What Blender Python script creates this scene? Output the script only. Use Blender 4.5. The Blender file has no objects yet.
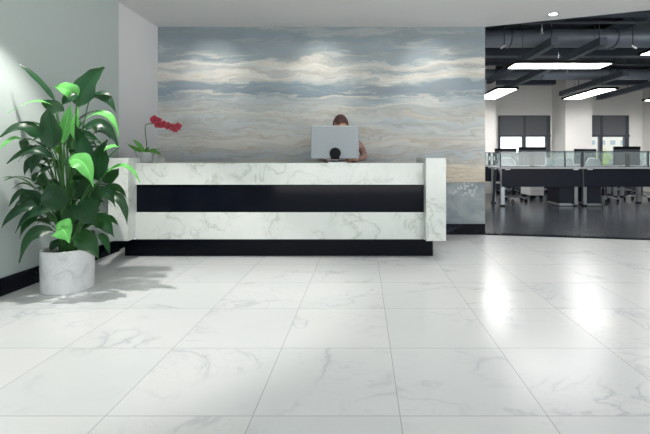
import bpy, bmesh, math, random
from mathutils import Vector, Matrix, noise
random.seed(7)
sc = bpy.context.scene
COL = sc.collection
F, PX, PY, CH = 413.0, 363.0, 158.0, 0.96      # focal length (px), vanishing point, eye height
def P(px, py, d):
    return Vector(((px-PX)/F*d, d, CH-(py-PY)/F*d))

# ------------------------------------------------------------------ materials
class NT:
    def __init__(s, name):
        s.m = bpy.data.materials.new(name); s.m.use_nodes = True
        s.t = s.m.node_tree; s.b = s.t.nodes['Principled BSDF']; s.out = s.t.nodes['Material Output']
    def n(s, typ, ins=None, **kw):
        nd = s.t.nodes.new(typ)
        for k, v in kw.items(): setattr(nd, k, v)
        for k, v in (ins or {}).items(): s.set(nd.inputs[k], v)
        return nd
    def set(s, sock, v):
        if isinstance(v, bpy.types.NodeSocket): s.t.links.new(v, sock)
        else: sock.default_value = v
    def math(s, op, a, b=0.0, c=None):
        nd = s.n('ShaderNodeMath', operation=op); s.set(nd.inputs[0], a); s.set(nd.inputs[1], b)
        if c is not None: s.set(nd.inputs[2], c)
        return nd.outputs[0]
    def ramp(s, fac, stops, interp='LINEAR'):
        nd = s.n('ShaderNodeValToRGB'); s.set(nd.inputs[0], fac); cr = nd.color_ramp; cr.interpolation = interp
        while len(cr.elements) < len(stops): cr.elements.new(0.5)
        for e, (p, c) in zip(cr.elements, stops):
            e.position = p; e.color = (c if len(c) == 4 else (*c, 1))
        return nd.outputs[0]
    def mix(s, fac, a, b, mode='MIX'):
        nd = s.n('ShaderNodeMix', data_type='RGBA', blend_type=mode)
        s.set(nd.inputs[0], fac); s.set(nd.inputs[6], a); s.set(nd.inputs[7], b); return nd.outputs[2]
    def coord(s, scale=(1,1,1), loc=(0,0,0), kind='Object'):
        tc = s.n('ShaderNodeTexCoord'); mp = s.n('ShaderNodeMapping')
        s.t.links.new(tc.outputs[kind], mp.inputs[0]); mp.inputs['Scale'].default_value = scale; mp.inputs['Location'].default_value = loc
        return mp.outputs[0]
    def noise(s, vec, scale, detail=4, rough=.5, dist=0.0, out=0):
        nd = s.n('ShaderNodeTexNoise'); s.set(nd.inputs['Vector'], vec)
        nd.inputs['Scale'].default_value = scale; nd.inputs['Detail'].default_value = detail
        nd.inputs['Roughness'].default_value = rough; nd.inputs['Distortion'].default_value = dist
        return nd.outputs[out]

def srgb(r, g, b):
    f = lambda c: (c/255/12.92) if c <= 10 else ((c/255+.055)/1.055)**2.4
    return (f(r), f(g), f(b), 1)

def simple(name, col, rough=.5, metal=0.0, var=.06, nscale=8, bump=0.0, spec=.5, coat=0.0):
    k = NT(name); b = k.b
    n = k.noise(k.coord(), nscale, 5)
    d = tuple(max(0, c*(1-var*2)) for c in col[:3]) + (1,)
    e = tuple(min(1, c*(1+var)) for c in col[:3]) + (1,)
    k.set(b.inputs['Base Color'], k.mix(n, d, e))
    b.inputs['Roughness'].default_value = rough; b.inputs['Metallic'].default_value = metal
    b.inputs['Specular IOR Level'].default_value = spec; b.inputs['Coat Weight'].default_value = coat
    if bump:
        bp = k.n('ShaderNodeBump', {'Strength': bump, 'Distance': .002}); k.set(bp.inputs['Height'], k.noise(k.coord(), nscale*12, 3))
        k.t.links.new(bp.outputs[0], b.inputs['Normal'])
    return k.m

def veined(name, base, vein, vscale=1.6, strength=.7, rough=.15, width=.035, tile=None, x0=0, y0=0, grout=(.2,.2,.2,1), spec=.5, cloud=None, mk=.46):
    k = NT(name); b = k.b
    co = k.coord()
    if tile:
        sp = k.n('ShaderNodeSeparateXYZ'); k.set(sp.inputs[0], co)
        u = k.math('DIVIDE', k.math('SUBTRACT', sp.outputs[0], x0), tile); v = k.math('DIVIDE', k.math('SUBTRACT', sp.outputs[1], y0), tile)
        fu = k.math('FRACT', u); fv = k.math('FRACT', v)
        iu = k.math('FLOOR', u); iv = k.math('FLOOR', v)
        cb = k.n('ShaderNodeCombineXYZ'); k.set(cb.inputs[0], iu); k.set(cb.inputs[1], iv)
        wn = k.n('ShaderNodeTexWhiteNoise'); k.set(wn.inputs['Vector'], cb.outputs[0])
        vm = k.n('ShaderNodeVectorMath', operation='SCALE'); k.set(vm.inputs[0], wn.outputs['Color']); vm.inputs['Scale'].default_value = 9.0
        va = k.n('ShaderNodeVectorMath', operation='ADD'); k.set(va.inputs[0], co); k.set(va.inputs[1], vm.outputs[0])
        vec = va.outputs[0]
    else: vec = co
    mp = k.n('ShaderNodeMapping'); k.set(mp.inputs[0], vec); mp.inputs['Rotation'].default_value = (.3, .4, .6); mp.inputs['Scale'].default_value = (1, 1.5, 1.2)
    v1 = k.noise(mp.outputs[0], vscale, 7, .55, .9)
    a1 = k.math('ABSOLUTE', k.math('SUBTRACT', v1, .5))
    r1 = k.ramp(a1, [(0, (1,1,1)), (width, (.25,.25,.25)), (width*2.6, (0,0,0))])
    mask = k.ramp(k.noise(mp.outputs[0], vscale*.9, 3, .5), [(mk, (0,0,0)), (mk+.14, (1,1,1))])
    v2 = k.noise(mp.outputs[0], vscale*2.7, 8, .6, 1.2)
    a2 = k.math('ABSOLUTE', k.math('SUBTRACT', v2, .5))
    r2 = k.ramp(a2, [(0, (.6,.6,.6)), (width*.7, (0,0,0))])
    tot = k.math('MULTIPLY', k.math('MAXIMUM', r1, r2), mask)
    tot = k.math('MULTIPLY', tot, strength)
    cl = k.noise(mp.outputs[0], vscale*.7, 5, .6)
    bc = k.mix(k.ramp(cl, [(.35, (0,0,0)), (.7, (1,1,1))]), base, cloud or tuple(c*.93 for c in base[:3])+(1,))
    c = k.mix(tot, bc, vein)
    if tile:
        g = .0019/tile
        eu = k.math('MINIMUM', fu, k.math('SUBTRACT', 1.0, fu)); ev = k.math('MINIMUM', fv, k.math('SUBTRACT', 1.0, fv))
        ge = k.math('LESS_THAN', k.math('MINIMUM', eu, ev), g)
        c = k.mix(ge, c, grout)
    k.set(b.inputs['Base Color'], c)
    rn = k.math('ADD', rough*.7, k.math('MULTIPLY', cl, rough*.6)); k.set(b.inputs['Roughness'], rn)
    b.inputs['Specular IOR Level'].default_value = spec
    return k.m

def blue_marble():
    k = NT('blue_streaked_marble'); b = k.b
    co = k.coord()
    sp = k.n('ShaderNodeSeparateXYZ'); k.set(sp.inputs[0], co); z = sp.outputs[2]
    warp = k.noise(k.coord((.75,1,1.9), (3,0,1)), 1.25, 4, .5)
    warp2 = k.noise(k.coord((1.5,1,6.0), (1,0,2)), 1.6, 5, .55, .4)
    zz = k.math('ADD', z, k.math('MULTIPLY', k.math('SUBTRACT', warp, .5), .24))
    zz = k.math('ADD', zz, k.math('MULTIPLY', k.math('SUBTRACT', warp2, .5), .23))
    t = k.math('DIVIDE', k.math('SUBTRACT', zz, .65), 1.95)
    bands = k.ramp(t, [(0, srgb(200,186,166)), (.1, srgb(222,214,198)), (.17, srgb(184,194,200)), (.26, srgb(218,216,210)), (.38, srgb(200,208,210)),
        (.46, srgb(204,206,202)), (.53, srgb(178,188,192)), (.58, srgb(136,152,164)), (.645, srgb(146,160,168)), (.69, srgb(214,213,206)), (.73, srgb(176,182,184)), (.76, srgb(206,206,200)), (.80, srgb(146,158,164)), (.88, srgb(136,149,156)),(.94, srgb(122,135,142)), (1, srgb(128,140,146))])
    vec = k.n('ShaderNodeCombineXYZ'); k.set(vec.inputs[0], k.math('MULTIPLY', sp.outputs[0], .55)); k.set(vec.inputs[2], k.math('MULTIPLY', zz, 7.0))
    st = k.noise(vec.outputs[0], 1.5, 8, .62, .6)
    hi = k.ramp(t, [(.05, (.3,.3,.3)), (.45, (.35,.35,.35)), (.56, (1,1,1))])
    c = k.mix(k.math('MULTIPLY', hi, k.ramp(st, [(.36, (.8,.8,.8)), (.48, (0,0,0))])), bands, srgb(128,146,158))
    top = k.ramp(t, [(.78, (1,1,1)), (.86, (.25,.25,.25))])
    c = k.mix(k.math('MULTIPLY', top, k.ramp(st, [(.52, (0,0,0)), (.62, (.8,.8,.8))])), c, srgb(214,212,204))
    vec2 = k.n('ShaderNodeCombineXYZ'); k.set(vec2.inputs[0], k.math('MULTIPLY', sp.outputs[0], .36)); k.set(vec2.inputs[1], 4.0); k.set(vec2.inputs[2], k.math('MULTIPLY', zz, 9.0))
    s2 = k.noise(vec2.outputs[0], 1.3, 8, .6, .45)
    a = k.math('ABSOLUTE', k.math('SUBTRACT', s2, .52))
    low = k.ramp(t, [(0, (1,1,1)), (.45, (.75,.75,.75)), (.6, (.3,.3,.3)), (.7, (.75,.75,.75)), (.85, (.3,.3,.3))])
    c = k.mix(k.math('MULTIPLY', k.ramp(a, [(0, (.5,.5,.5)), (.02, (.22,.22,.22)), (.07, (0,0,0))]), low), c, srgb(160,138,112))
    # lower slab: bluer, with pale flower-like flecks
    ls = k.noise(k.coord((1,1,1.6)), 3.0, 7, .6, .5)
    lc = k.ramp(ls, [(.3, srgb(122,134,140)), (.5, srgb(146,156,160)), (.68, srgb(172,178,180))])
    vo = k.n('ShaderNodeTexVoronoi'); k.set(vo.inputs['Vector'], k.n('ShaderNodeVectorMath', {0: co, 1: (.02,.3,.05)}, operation='ADD').outputs[0]); vo.inputs['Scale'].default_value = 22
    fl = k.math('LESS_THAN', k.math('ADD', vo.outputs['Distance'], k.math('MULTIPLY', k.noise(co, 70, 2), .3)), .58)
    dx = k.math('MULTIPLY', k.math('SUBTRACT', sp.outputs[0], 1.26), 5.0); dz = k.math('MULTIPLY', k.math('SUBTRACT', z, .57), 9.0)
    rr = k.math('ADD', k.math('ADD', k.math('MULTIPLY', dx, dx), k.math('MULTIPLY', dz, dz)), k.math('MULTIPLY', k.math('SUBTRACT', k.noise(co, 12, 3), .5), 3.0))
    patch = k.ramp(rr, [(0, (.9,.9,.9)), (.7, (.6,.6,.6)), (1.0, (0,0,0))])
    lc = k.mix(k.math('MULTIPLY', fl, patch), lc, srgb(196,200,202))
    c = k.mix(k.math('LESS_THAN', z, .65), c, lc)
    c = k.mix(k.math('LESS_THAN', k.math('ABSOLUTE', k.math('SUBTRACT', z, .65)), .003), c, srgb(110,112,112))
    k.set(b.inputs['Base Color'], c); b.inputs['Roughness'].default_value = .5; b.inputs['Specular IOR Level'].default_value = .25
    return k.m

def leafmat(name, dark, light, rough=.35):
    k = NT(name); b = k.b
    n = k.noise(k.coord(), 14, 5)
    uv = k.n('ShaderNodeUVMap'); sp = k.n('ShaderNodeSeparateXYZ'); k.set(sp.inputs[0], uv.outputs[0])
    mid = k.ramp(k.math('ABSOLUTE', k.math('SUBTRACT', sp.outputs[1], .5)), [(0, (1,1,1)), (.035, (0,0,0))])
    wv = k.math('FRACT', k.math('ADD', k.math('MULTIPLY', sp.outputs[0], 14), k.math('MULTIPLY', k.math('ABSOLUTE', k.math('SUBTRACT', sp.outputs[1], .5)), -7)))
    rib = k.ramp(wv, [(0, (.25,.25,.25)), (.18, (0,0,0))])
    c = k.mix(n, dark, light); c = k.mix(k.math('MAXIMUM', k.math('MULTIPLY', mid, .7), rib), c, tuple(min(1, x*1.9) for x in light[:3])+(1,))
    k.set(b.inputs['Base Color'], c); b.inputs['Roughness'].default_value = rough; b.inputs['Specular IOR Level'].default_value = .32
    tr = k.n('ShaderNodeBsdfTranslucent'); k.set(tr.inputs[0], k.mix(.5, light, (.25,.7,.08,1)))
    ms = k.n('ShaderNodeMixShader'); ms.inputs[0].default_value = .16
    k.t.links.new(b.outputs[0], ms.inputs[1]); k.t.links.new(tr.outputs[0], ms.inputs[2]); k.t.links.new(ms.outputs[0], k.out.inputs[0])
    return k.m

def emis(name, col, s):
    k = NT(name); k.b.inputs['Base Color'].default_value = (.8,.8,.8,1)
    k.b.inputs['Emission Color'].default_value = col; k.b.inputs['Emission Strength'].default_value = s
    return k.m

def glassmat(name, tint, rough=0.0, amount=.18, gloss=.1):
    k = NT(name); t = k.n('ShaderNodeBsdfTransparent', {0: tint}); g = k.n('ShaderNodeBsdfGlossy', {0: (1,1,1,1), 1: rough})
    d = k.n('ShaderNodeBsdfDiffuse', {0: (.55,.6,.6,1)})
    m1 = k.n('ShaderNodeMixShader'); m1.inputs[0].default_value = amount; k.t.links.new(t.outputs[0], m1.inputs[1]); k.t.links.new(d.outputs[0], m1.inputs[2])
    m2 = k.n('ShaderNodeMixShader'); m2.inputs[0].default_value = gloss; k.t.links.new(m1.outputs[0], m2.inputs[1]); k.t.links.new(g.outputs[0], m2.inputs[2])
    k.t.links.new(m2.outputs[0], k.out.inputs[0]); return k.m

M = {}
M['wall'] = simple('painted_wall', srgb(180,190,188), .75, var=.01, nscale=3)
M['recess_wall'] = simple('recess_paint', srgb(222,222,225), .75, var=.01, nscale=3)
M['ceil'] = simple('painted_ceiling', srgb(222,222,222), .8, var=.008, nscale=2)
M['office_wall'] = simple('office_paint', srgb(225,223,220), .75, var=.01, nscale=3)
M['floor'] = veined('marble_floor_tile', srgb(208,210,210), srgb(160,166,175), 1.3, .6, .23, .014, tile=.5485, x0=.138, y0=1.537, grout=srgb(164,167,169), spec=.36, cloud=srgb(200,204,206))
M['white_marble'] = veined('white_green_marble', srgb(214,218,215), srgb(146,158,144), 3.2, .55, .2, .02, mk=.40, cloud=srgb(203,210,206))
M['pot_marble'] = veined('pot_marble', srgb(222,224,226), srgb(170,175,180), 5, .6, .2, .04)
M['black_gloss'] = simple('black_gloss_panel', srgb(14,17,26), .08, var=.1, spec=.1)
M['black_marble'] = veined('black_marble', srgb(16,18,26), srgb(90,94,110), 3.5, .5, .12, .02, spec=.12)
M['blue'] = blue_marble()
M['steel'] = simple('brushed_steel', srgb(176,180,184), .3, .9, var=.05, nscale=30)
M['silver'] = simple('silver_casing', srgb(148,155,160), .42, .3, var=.02, nscale=20)
M['bright_edge'] = simple('satin_aluminium', srgb(225,228,230), .4, .2, var=.02)
M['office_floor'] = simple('dark_polished_floor', srgb(58,63,70), .2, var=.12, nscale=2, spec=.6)
M['soffit'] = simple('dark_ceiling_paint', srgb(46,52,60), .75, var=.05, nscale=2)
M['beam'] = simple('dark_beam_paint', srgb(78,88,100), .45, var=.08, nscale=4)
M['duct'] = simple('grey_duct_metal', srgb(122,132,144), .4, .2, var=.1, nscale=5)
M['frame'] = simple('dark_grey_frame', srgb(58,64,73), .45, var=.05)
M['blind'] = simple('grey_blind_fabric', srgb(92,95,100), .8, var=.05, nscale=30, bump=.3)
M['navy'] = simple('navy_laminate', srgb(22,27,38), .45, var=.05, spec=.25)
M['navy2'] = simple('dark_laminate', srgb(30,34,44), .45, var=.05, spec=.25)
M['grey_top'] = simple('grey_desk_top', srgb(172,175,178), .35, var=.03)
M['plastic'] = simple('black_plastic', srgb(14,15,19), .5, var=.1, spec=.15)
M['fabric'] = simple('dark_chair_fabric', srgb(42,45,52), .85, var=.1, nscale=40, bump=.4)
M['mesh_light'] = simple('pale_chair_back', srgb(186,192,196), .6, var=.05)
M['white'] = simple('white_laminate', srgb(222,224,224), .45, var=.02)
M['screen_glass'] = glassmat('screen_glass', (.92,.97,.96,1), .02, .1, .05)
M['window_glass'] = glassmat('window_glass', (.97,.98,.98,1), .0, .0, .06)
M['led'] = emis('led_diffuser', (1,.985,.96,1), 24.0)
M['bulb'] = emis('downlight_lens', (1,.97,.92,1), 9.0)
M['strip'] = emis('led_strip', (.92,.97,1,1), .9)
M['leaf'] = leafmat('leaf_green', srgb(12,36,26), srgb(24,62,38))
M['leaf_lit'] = leafmat('leaf_painted_lit', srgb(58,136,62), srgb(120,200,108))  # paler green stands for lamplight falling on these leaves
M['stem'] = simple('petiole_green', srgb(64,112,58), .5, var=.15, nscale=20)
M['soil'] = simple('potting_soil', srgb(44,36,30), .95, var=.3, nscale=40, bump=1)
M['petal'] = simple('red_petal', srgb(176,48,70), .55, var=.25, nscale=30)
M['petal_dark'] = simple('dark_red_lip', srgb(110,14,34), .5, var=.2, nscale=30)
M['orchid_leaf'] = simple('orchid_leaf', srgb(92,156,66), .4, var=.2, nscale=20)
M['frost'] = glassmat('frosted_pot', (.85,.9,.88,1), .2, .6, .08)
M['skin'] = simple('skin', srgb(205,158,132), .5, var=.04)
M['hair'] = simple('brown_hair', srgb(92,58,50), .5, var=.3, nscale=60, bump=.6)
M['hedge'] = simple('tree_leaves', srgb(196,210,104), .7, var=.35, nscale=3)
M['bark'] = simple('bark', srgb(90,76,62), .9, var=.2)
M['facade'] = simple('pale_facade', srgb(220,216,206), .8, var=.03)
M['pane'] = simple('facade_window', srgb(160,176,186), .2, var=.1)
M['ground'] = simple('outside_ground', srgb(170,170,160), .9, var=.1)
def striped():
    k = NT('striped_shirt'); sp = k.n('ShaderNodeSeparateXYZ'); k.set(sp.inputs[0], k.coord())
    w = k.math('FRACT', k.math('MULTIPLY', k.math('ADD', sp.outputs[2], k.math('MULTIPLY', sp.outputs[0], .35)), 42))
    c = k.mix(k.math('LESS_THAN', w, .5), srgb(176,138,130), srgb(140,104,100)); k.set(k.b.inputs['Base Color'], c); k.b.inputs['Roughness'].default_value = .85
    return k.m
M['shirt'] = striped()
M['trousers'] = simple('dark_trousers', srgb(40,42,52), .85, var=.1)

# ------------------------------------------------------------------ mesh helpers
def obj(name, bm, mat, parent=None, smooth=False, bevel=0):
    me = bpy.data.meshes.new(name)
    bmesh.ops.recalc_face_normals(bm, faces=bm.faces[:]) if smooth != 'leaf' else None
    bm.to_mesh(me); bm.free()
    o = bpy.data.objects.new(name, me); COL.objects.link(o)
    me.materials.append(M[mat] if isinstance(mat, str) else mat)
    if smooth:
        for p in me.polygons: p.use_smooth = True
    if parent:
        o.parent = parent; o.matrix_parent_inverse = Matrix.Identity(4)
        # geometry is given in world space when the parent is a plain located Empty: shift it
        off = world_off(parent); me.transform(Matrix.Translation(-off))
    if bevel:
        md = o.modifiers.new('bevel', 'BEVEL'); md.width = bevel; md.segments = 2; md.limit_method = 'ANGLE'
    return o
def world_off(o):
    v = Vector((0,0,0))
    while o: v += o.location; o = o.parent
    return v
def tag(o, label=None, cat=None, group=None, kind=None):
    if label: o['label'] = label
    if cat: o['category'] = cat
    if group: o['group'] = group
    if kind: o['kind'] = kind
    return o
def thing(name, label, cat, loc=(0,0,0), group=None):
    o = bpy.data.objects.new(name, None); COL.objects.link(o); o.location = loc; o.empty_display_size = .1
    return tag(o, label, cat, group)
def copy_tree(o, parent=None):
    c = o.copy(); COL.objects.link(c)
    if parent: c.parent = parent; c.matrix_parent_inverse = o.matrix_parent_inverse.copy()
    for ch in list(o.children): copy_tree(ch, c)
    return c
def B(bm, x0, x1, y0, y1, z0, z1):
    vs = [bm.verts.new((x, y, z)) for z in (z0, z1) for x, y in ((x0,y0),(x1,y0),(x1,y1),(x0,y1))]
    for f in ((3,2,1,0),(4,5,6,7),(0,1,5,4),(1,2,6,5),(2,3,7,6),(3,0,4,7)): bm.faces.new([vs[i] for i in f])
    return bm
def box(*a): return B(bmesh.new(), *a)
def prism(poly, z0, z1, bm=None):
    bm = bm or bmesh.new()
    a = [bm.verts.new((x, y, z0)) for x, y in poly]; b = [bm.verts.new((x, y, z1)) for x, y in poly]
    bm.faces.new(a[::-1]); bm.faces.new(b)
    n = len(poly)
    for i in range(n): bm.faces.new((a[i], a[(i+1)%n], b[(i+1)%n], b[i]))
    return bm
def tube(bm, pts, r, seg=8, caps=True):
    pts = [Vector(p) for p in pts]; rr = r if isinstance(r, (list, tuple)) else [r]*len(pts)
    rings = []; up = Vector((0,0,1)); prev = None
    for i, p in enumerate(pts):
        t = (pts[min(i+1, len(pts)-1)]-pts[max(i-1, 0)]).normalized()
        if prev is None:
            ref = up if abs(t.z) < .9 else Vector((1,0,0)); n = t.cross(ref).normalized()
        else: n = (prev - t*prev.dot(t)).normalized()
        prev = n; bq = t.cross(n)
        rings.append([bm.verts.new(p+(n*math.cos(2*math.pi*k/seg)+bq*math.sin(2*math.pi*k/seg))*rr[i]) for k in range(seg)])
    for a, b in zip(rings, rings[1:]):
        for k in range(seg): bm.faces.new((a[k], a[(k+1)%seg], b[(k+1)%seg], b[k]))
    if caps: bm.faces.new(rings[0][::-1]); bm.faces.new(rings[-1])
    return bm
def lathe(bm, prof, c, seg=40):
    rings = []
    for r, z in prof:
        if r < 1e-5: rings.append([bm.verts.new((c[0], c[1], c[2]+z))])
        else: rings.append([bm.verts.new((c[0]+r*math.cos(2*math.pi*k/seg), c[1]+r*math.sin(2*math.pi*k/seg), c[2]+z)) for k in range(seg)])
    for a, b in zip(rings, rings[1:]):
        for k in range(seg):
            k2 = (k+1) % seg
            if len(a) == 1 and len(b) == 1: continue
            if len(a) == 1: bm.faces.new((a[0], b[k], b[k2]))
            elif len(b) == 1: bm.faces.new((a[k], a[k2], b[0]))
            else: bm.faces.new((a[k], a[k2], b[k2], b[k]))
    return bm
def bez(p0, p1, p2, t): return p0*(1-t)**2 + p1*2*t*(1-t) + p2*t*t

def struct(name, bm, mat, **k): return tag(obj(name, bm, mat, **k), kind='structure')

# ------------------------------------------------------------------ setting: lobby
H = 2.604; WL = -2.52; WL2 = -2.574; BW = 5.18; MR = 1.531
E0, E1, E2 = (MR, 5.15), (3.35, 4.82), (7.0, 4.16)          # floor edge of the lobby
C0, C1, C2 = (MR, 5.18), (3.19, 4.59), (7.0, 3.24)          # ceiling edge of the lobby
YB = -4.0; XR = 7.0
struct('floor', prism([(WL2-.1, YB), (XR, YB), E2, E1, E0, (MR, BW+.02), (WL2-.1, BW+.02)], -.05, 0), 'floor')
o = .075
struct('trim_1', prism([E0, E1, E2, (E2[0], E2[1]+o), (E1[0], E1[1]+o), (E0[0], E0[1]+o+.03)], -.05, .012), 'black_marble')
struct('floor_office', prism([(MR, E0[1]+o+.03), (E1[0], E1[1]+o), (E2[0], E2[1]+o), (XR, 4.2), (10.6, 4.2), (10.6, 12.1), (1.45, 12.1), (1.45, 5.35), (MR, 5.35)], -.05, 0), 'office_floor')
struct('ceiling', prism([(WL2-.1, YB), (XR, YB), C2, C1, C0, (MR, BW+.12), (WL2-.1, BW+.12)], H, H+.12), 'ceil')
struct('wall_left', box(WL-.16, WL, YB, 4.26, 0, H), 'wall')
struct('wall_left_recess', box(WL2-.1, WL2, 4.26, BW+.1, 0, H), 'recess_wall')
struct('wall_back', box(WL2-.1, MR, BW, BW+.17, 0, H), 'blue')
struct('wall_right', box(XR, XR+.15, .6, 4.2, 0, 3.5), 'wall')
bm = prism([(C0[0], C0[1]+.002), (C1[0], C1[1]+.002), (C2[0], C2[1]+.002), (C2[0], C2[1]+.1), (C1[0], C1[1]+.1), (C0[0], C0[1]+.1)], H+.12, 3.5)
struct('trim_2', bm, 'soffit')
struct('baseboard_left', box(WL, WL+.013, YB, 4.255, 0, .125), 'black_gloss')
struct('baseboard_left_recess', box(WL2, WL2+.013, 4.262, BW, 0, .125), 'black_gloss')
struct('baseboard_back', box(WL2, MR, BW-.014, BW, 0, .135), 'black_marble')

# setting: office
OZ = 3.5; WD = 12.0
struct('ceiling_office', prism([(C0[0]-.08, C0[1]+.1), (C1[0], C1[1]+.1), (C2[0], C2[1]+.1), (10.6, 3.34), (10.6, WD+.2), (1.4, WD+.2)], OZ, OZ+.1), 'soffit')
struct('wall_office_left', box(1.35, 1.45, 5.35, WD, 0, OZ), 'office_wall')
struct('wall_office_right', box(10.5, 10.65, 4.2, WD, 0, OZ), 'office_wall')
struct('wall_office_near', box(XR, 10.65, 4.1, 4.2, 0, OZ), 'office_wall')
wins = [(3.92, 5.43), (6.1, 7.71), (8.9, 10.3)]; ZS, ZT = .45, 2.195
bm = bmesh.new(); xs = [1.4] + [v for w in wins for v in w] + [10.6]
for a, b in zip(xs[::2], xs[1::2]): B(bm, a, b, WD, WD+.2, 0, OZ)
for a, b in wins: B(bm, a, b, WD, WD+.2, 0, ZS); B(bm, a, b, WD, WD+.2, ZT, OZ)
struct('wall_office_back', bm, 'office_wall')
bm = bmesh.new()
for a, b in ((2.6, 3.6), (5.49, 6.21), (8.12, 8.84)): B(bm, a, b, 11.2, WD, 0, OZ)
struct('wall_office_pilaster', bm, 'office_wall')
bm = bmesh.new()
for a, b in ((1.45, 2.6), (3.6, 5.49), (6.21, 8.12), (8.84, 10.5)): B(bm, a, b, WD-.02, WD, 0, .22)
struct('baseboard_office', bm, 'frame')
for i, (a, b) in enumerate(wins):
    w = thing('window_%d' % (i+1), None, None, (a, WD, ZS)); tag(w, kind='structure')
    bm = bmesh.new(); t = .07; y0, y1 = WD-.03, WD+.06; mid = [(a+b)/2] if i != 1 else [6.90]
    B(bm, a, a+t, y0, y1, ZS, ZT); B(bm, b-.13, b, y0, y1, ZS, ZT); B(bm, a+t, b-.13, y0, y1, ZS, ZS+t); B(bm, a+t, b-.13, y0, y1, ZT-t, ZT)
    for m in mid: B(bm, m-.05, m+.05, y0+.001, y1-.001, ZS+t, ZT-t)
    obj('window_frame', bm, 'frame', w)
    obj('pane', box(a+.03, b-.03, WD+.03, WD+.036, ZS+.03, ZT-.03), 'window_glass', w)
    bm = bmesh.new()
    zb = CH+21/F*WD
    for (p, q) in ((a+t-.02, mid[0]-.04), (mid[0]+.04, b-.12)):
        n = 16
        for k in range(n): B(bm, p, q, WD-.055, WD-.05+.003*(k % 2), zb+.05+(ZT-.02-zb-.05)*k/n, zb+.05+(ZT-.02-zb-.05)*(k+1)/n)
    obj('blind', bm, 'blind', w)
    obj('blind_rail', box(a, b, WD-.07, WD-.035, zb, zb+.055), 'frame', w)

# ------------------------------------------------------------------ office ceiling services
def boxthing(name, args, mat, label, cat, group=None, bevel=0):
    return tag(obj(name, box(*args), mat, bevel=bevel), label, cat, group)
# wide duct and deep beams running left to right
def duct_x(y, z0, z1, r, label, x0=1.46, x1=10.48):
    t = thing('air_duct', label, 'duct', (x0, y, z0), 'air ducts across the office ceiling')
    bm = bmesh.new(); seg = 20; prof = []
    hw = (z1-z0)/2; 
    for k in range(seg): 
        a = 2*math.pi*k/seg; prof.append((y+math.cos(a)*hw*1.25, (z0+z1)/2+math.sin(a)*hw))
    A = [bm.verts.new((x0, p, q)) for p, q in prof]; Bq = [bm.verts.new((x1, p, q)) for p, q in prof]
    bm.faces.new(A); bm.faces.new(Bq[::-1])
    for k in range(seg): bm.faces.new((A[k], Bq[k], Bq[(k+1)%seg], A[(k+1)%seg]))
    obj('duct_body', bm, 'duct', t, smooth=True)
    x = x0+.9
    while x < x1:
        bm = bmesh.new()
        pr = [(y+math.cos(2*math.pi*k/seg)*(hw*1.25+.012), (z0+z1)/2+math.sin(2*math.pi*k/seg)*(hw+.012)) for k in range(seg)]
        A = [bm.verts.new((x, p, q)) for p, q in pr]; Bq = [bm.verts.new((x+.03, p, q)) for p, q in pr]
        bm.faces.new(A); bm.faces.new(Bq[::-1])
        for k in range(seg): bm.faces.new((A[k], Bq[k], Bq[(k+1)%seg], A[(k+1)%seg]))
        obj('joint_band', bm, 'beam', t); x += 1.7
duct_x(6.75, 2.77, 3.06, 0, 'wide rounded grey duct nearest the lobby ceiling edge')
duct_x(9.5, 2.76, 3.0, 0, 'rounded grey duct crossing above the two farther lamps')
for i, (y0, y1, z0, lab) in enumerate([(5.75, 5.95, 2.98, 'dark beam just beyond the lobby ceiling edge'), (8.15, 8.35, 2.98, 'dark beam between the two rounded grey ducts'), (11.75, 11.95, 3.06, 'dark beam against the window wall')]):
    boxthing('ceiling_beam', (1.46, 10.48, y0, y1, z0, OZ-.001), 'beam', lab, 'beam', 'dark cross beams under the office ceiling')
# beams running front to back, under the cross beams
for i, (x, w, z0, y0, y1, lab) in enumerate([
    (2.83, .10, 2.63, 6.1, 9.3, 'narrow grey rail running back from above the near wide lamp'),
    (3.55, .10, 2.63, 6.1, 11.15, 'narrow grey rail running back over the right part of the near wide lamp'),
    (4.62, .55, 3.08, 6.0, 8.1, 'broad flat duct running towards the windows beside the lobby ceiling edge'),
    (2.25, .12, 2.63, 8.4, 11.15, 'narrow grey rail running back behind the left far lamp'),
    (5.35, .12, 2.63, 8.4, 11.15, 'narrow grey rail running back above the right far lamp'),
    (6.7, .14, 2.61, 7.3, 11.74, 'narrow grey rail farthest to the right of the ceiling')]):
    rl = boxthing('ceiling_rail', (x-w/2, x+w/2, y0, y1, z0, z0+.12 if w < .3 else z0+.2), 'beam' if w < .3 else 'duct', lab, 'rail' if w < .3 else 'duct', 'rails and flat duct running towards the windows')
    par = rl; yy = y0+.1 if y0 < 7 else y0+.55
    while yy < y1-.1:
      if abs(yy-6.75) > .25 and abs(yy-9.5) > .2: obj('hanger_rod', tube(bmesh.new(), [(x, yy, z0+.11), (x, yy, OZ-.001)], .008, 6), 'frame', par)
      yy += 1.3
# sprinkler heads / pipes
for i, (x, y, lab) in enumerate([(3.2, 6.0, 'thin dark pipe above the near wide lamp'), (4.9, 8.7, 'thin dark pipe above the right far lamp')]):
    bm = tube(bmesh.new(), [(1.46, y, 2.93), (10.48, y, 2.93)], .025, 10)
    p = tag(obj('sprinkler_pipe', bm, 'frame', smooth=True), lab, 'pipe', 'thin pipes crossing the office ceiling')
    for xx in (x-.6, x+1.35, x+3.2):
        b2 = tube(bmesh.new(), [(xx, y, 2.93), (xx, y, 2.78)], .014, 8); lathe(b2, [(0,0),(.03,.002),(.03,.01),(0,.02)], (xx, y, 2.765), 12)
        obj('sprinkler_head', b2, 'steel', p, smooth=True)
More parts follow.
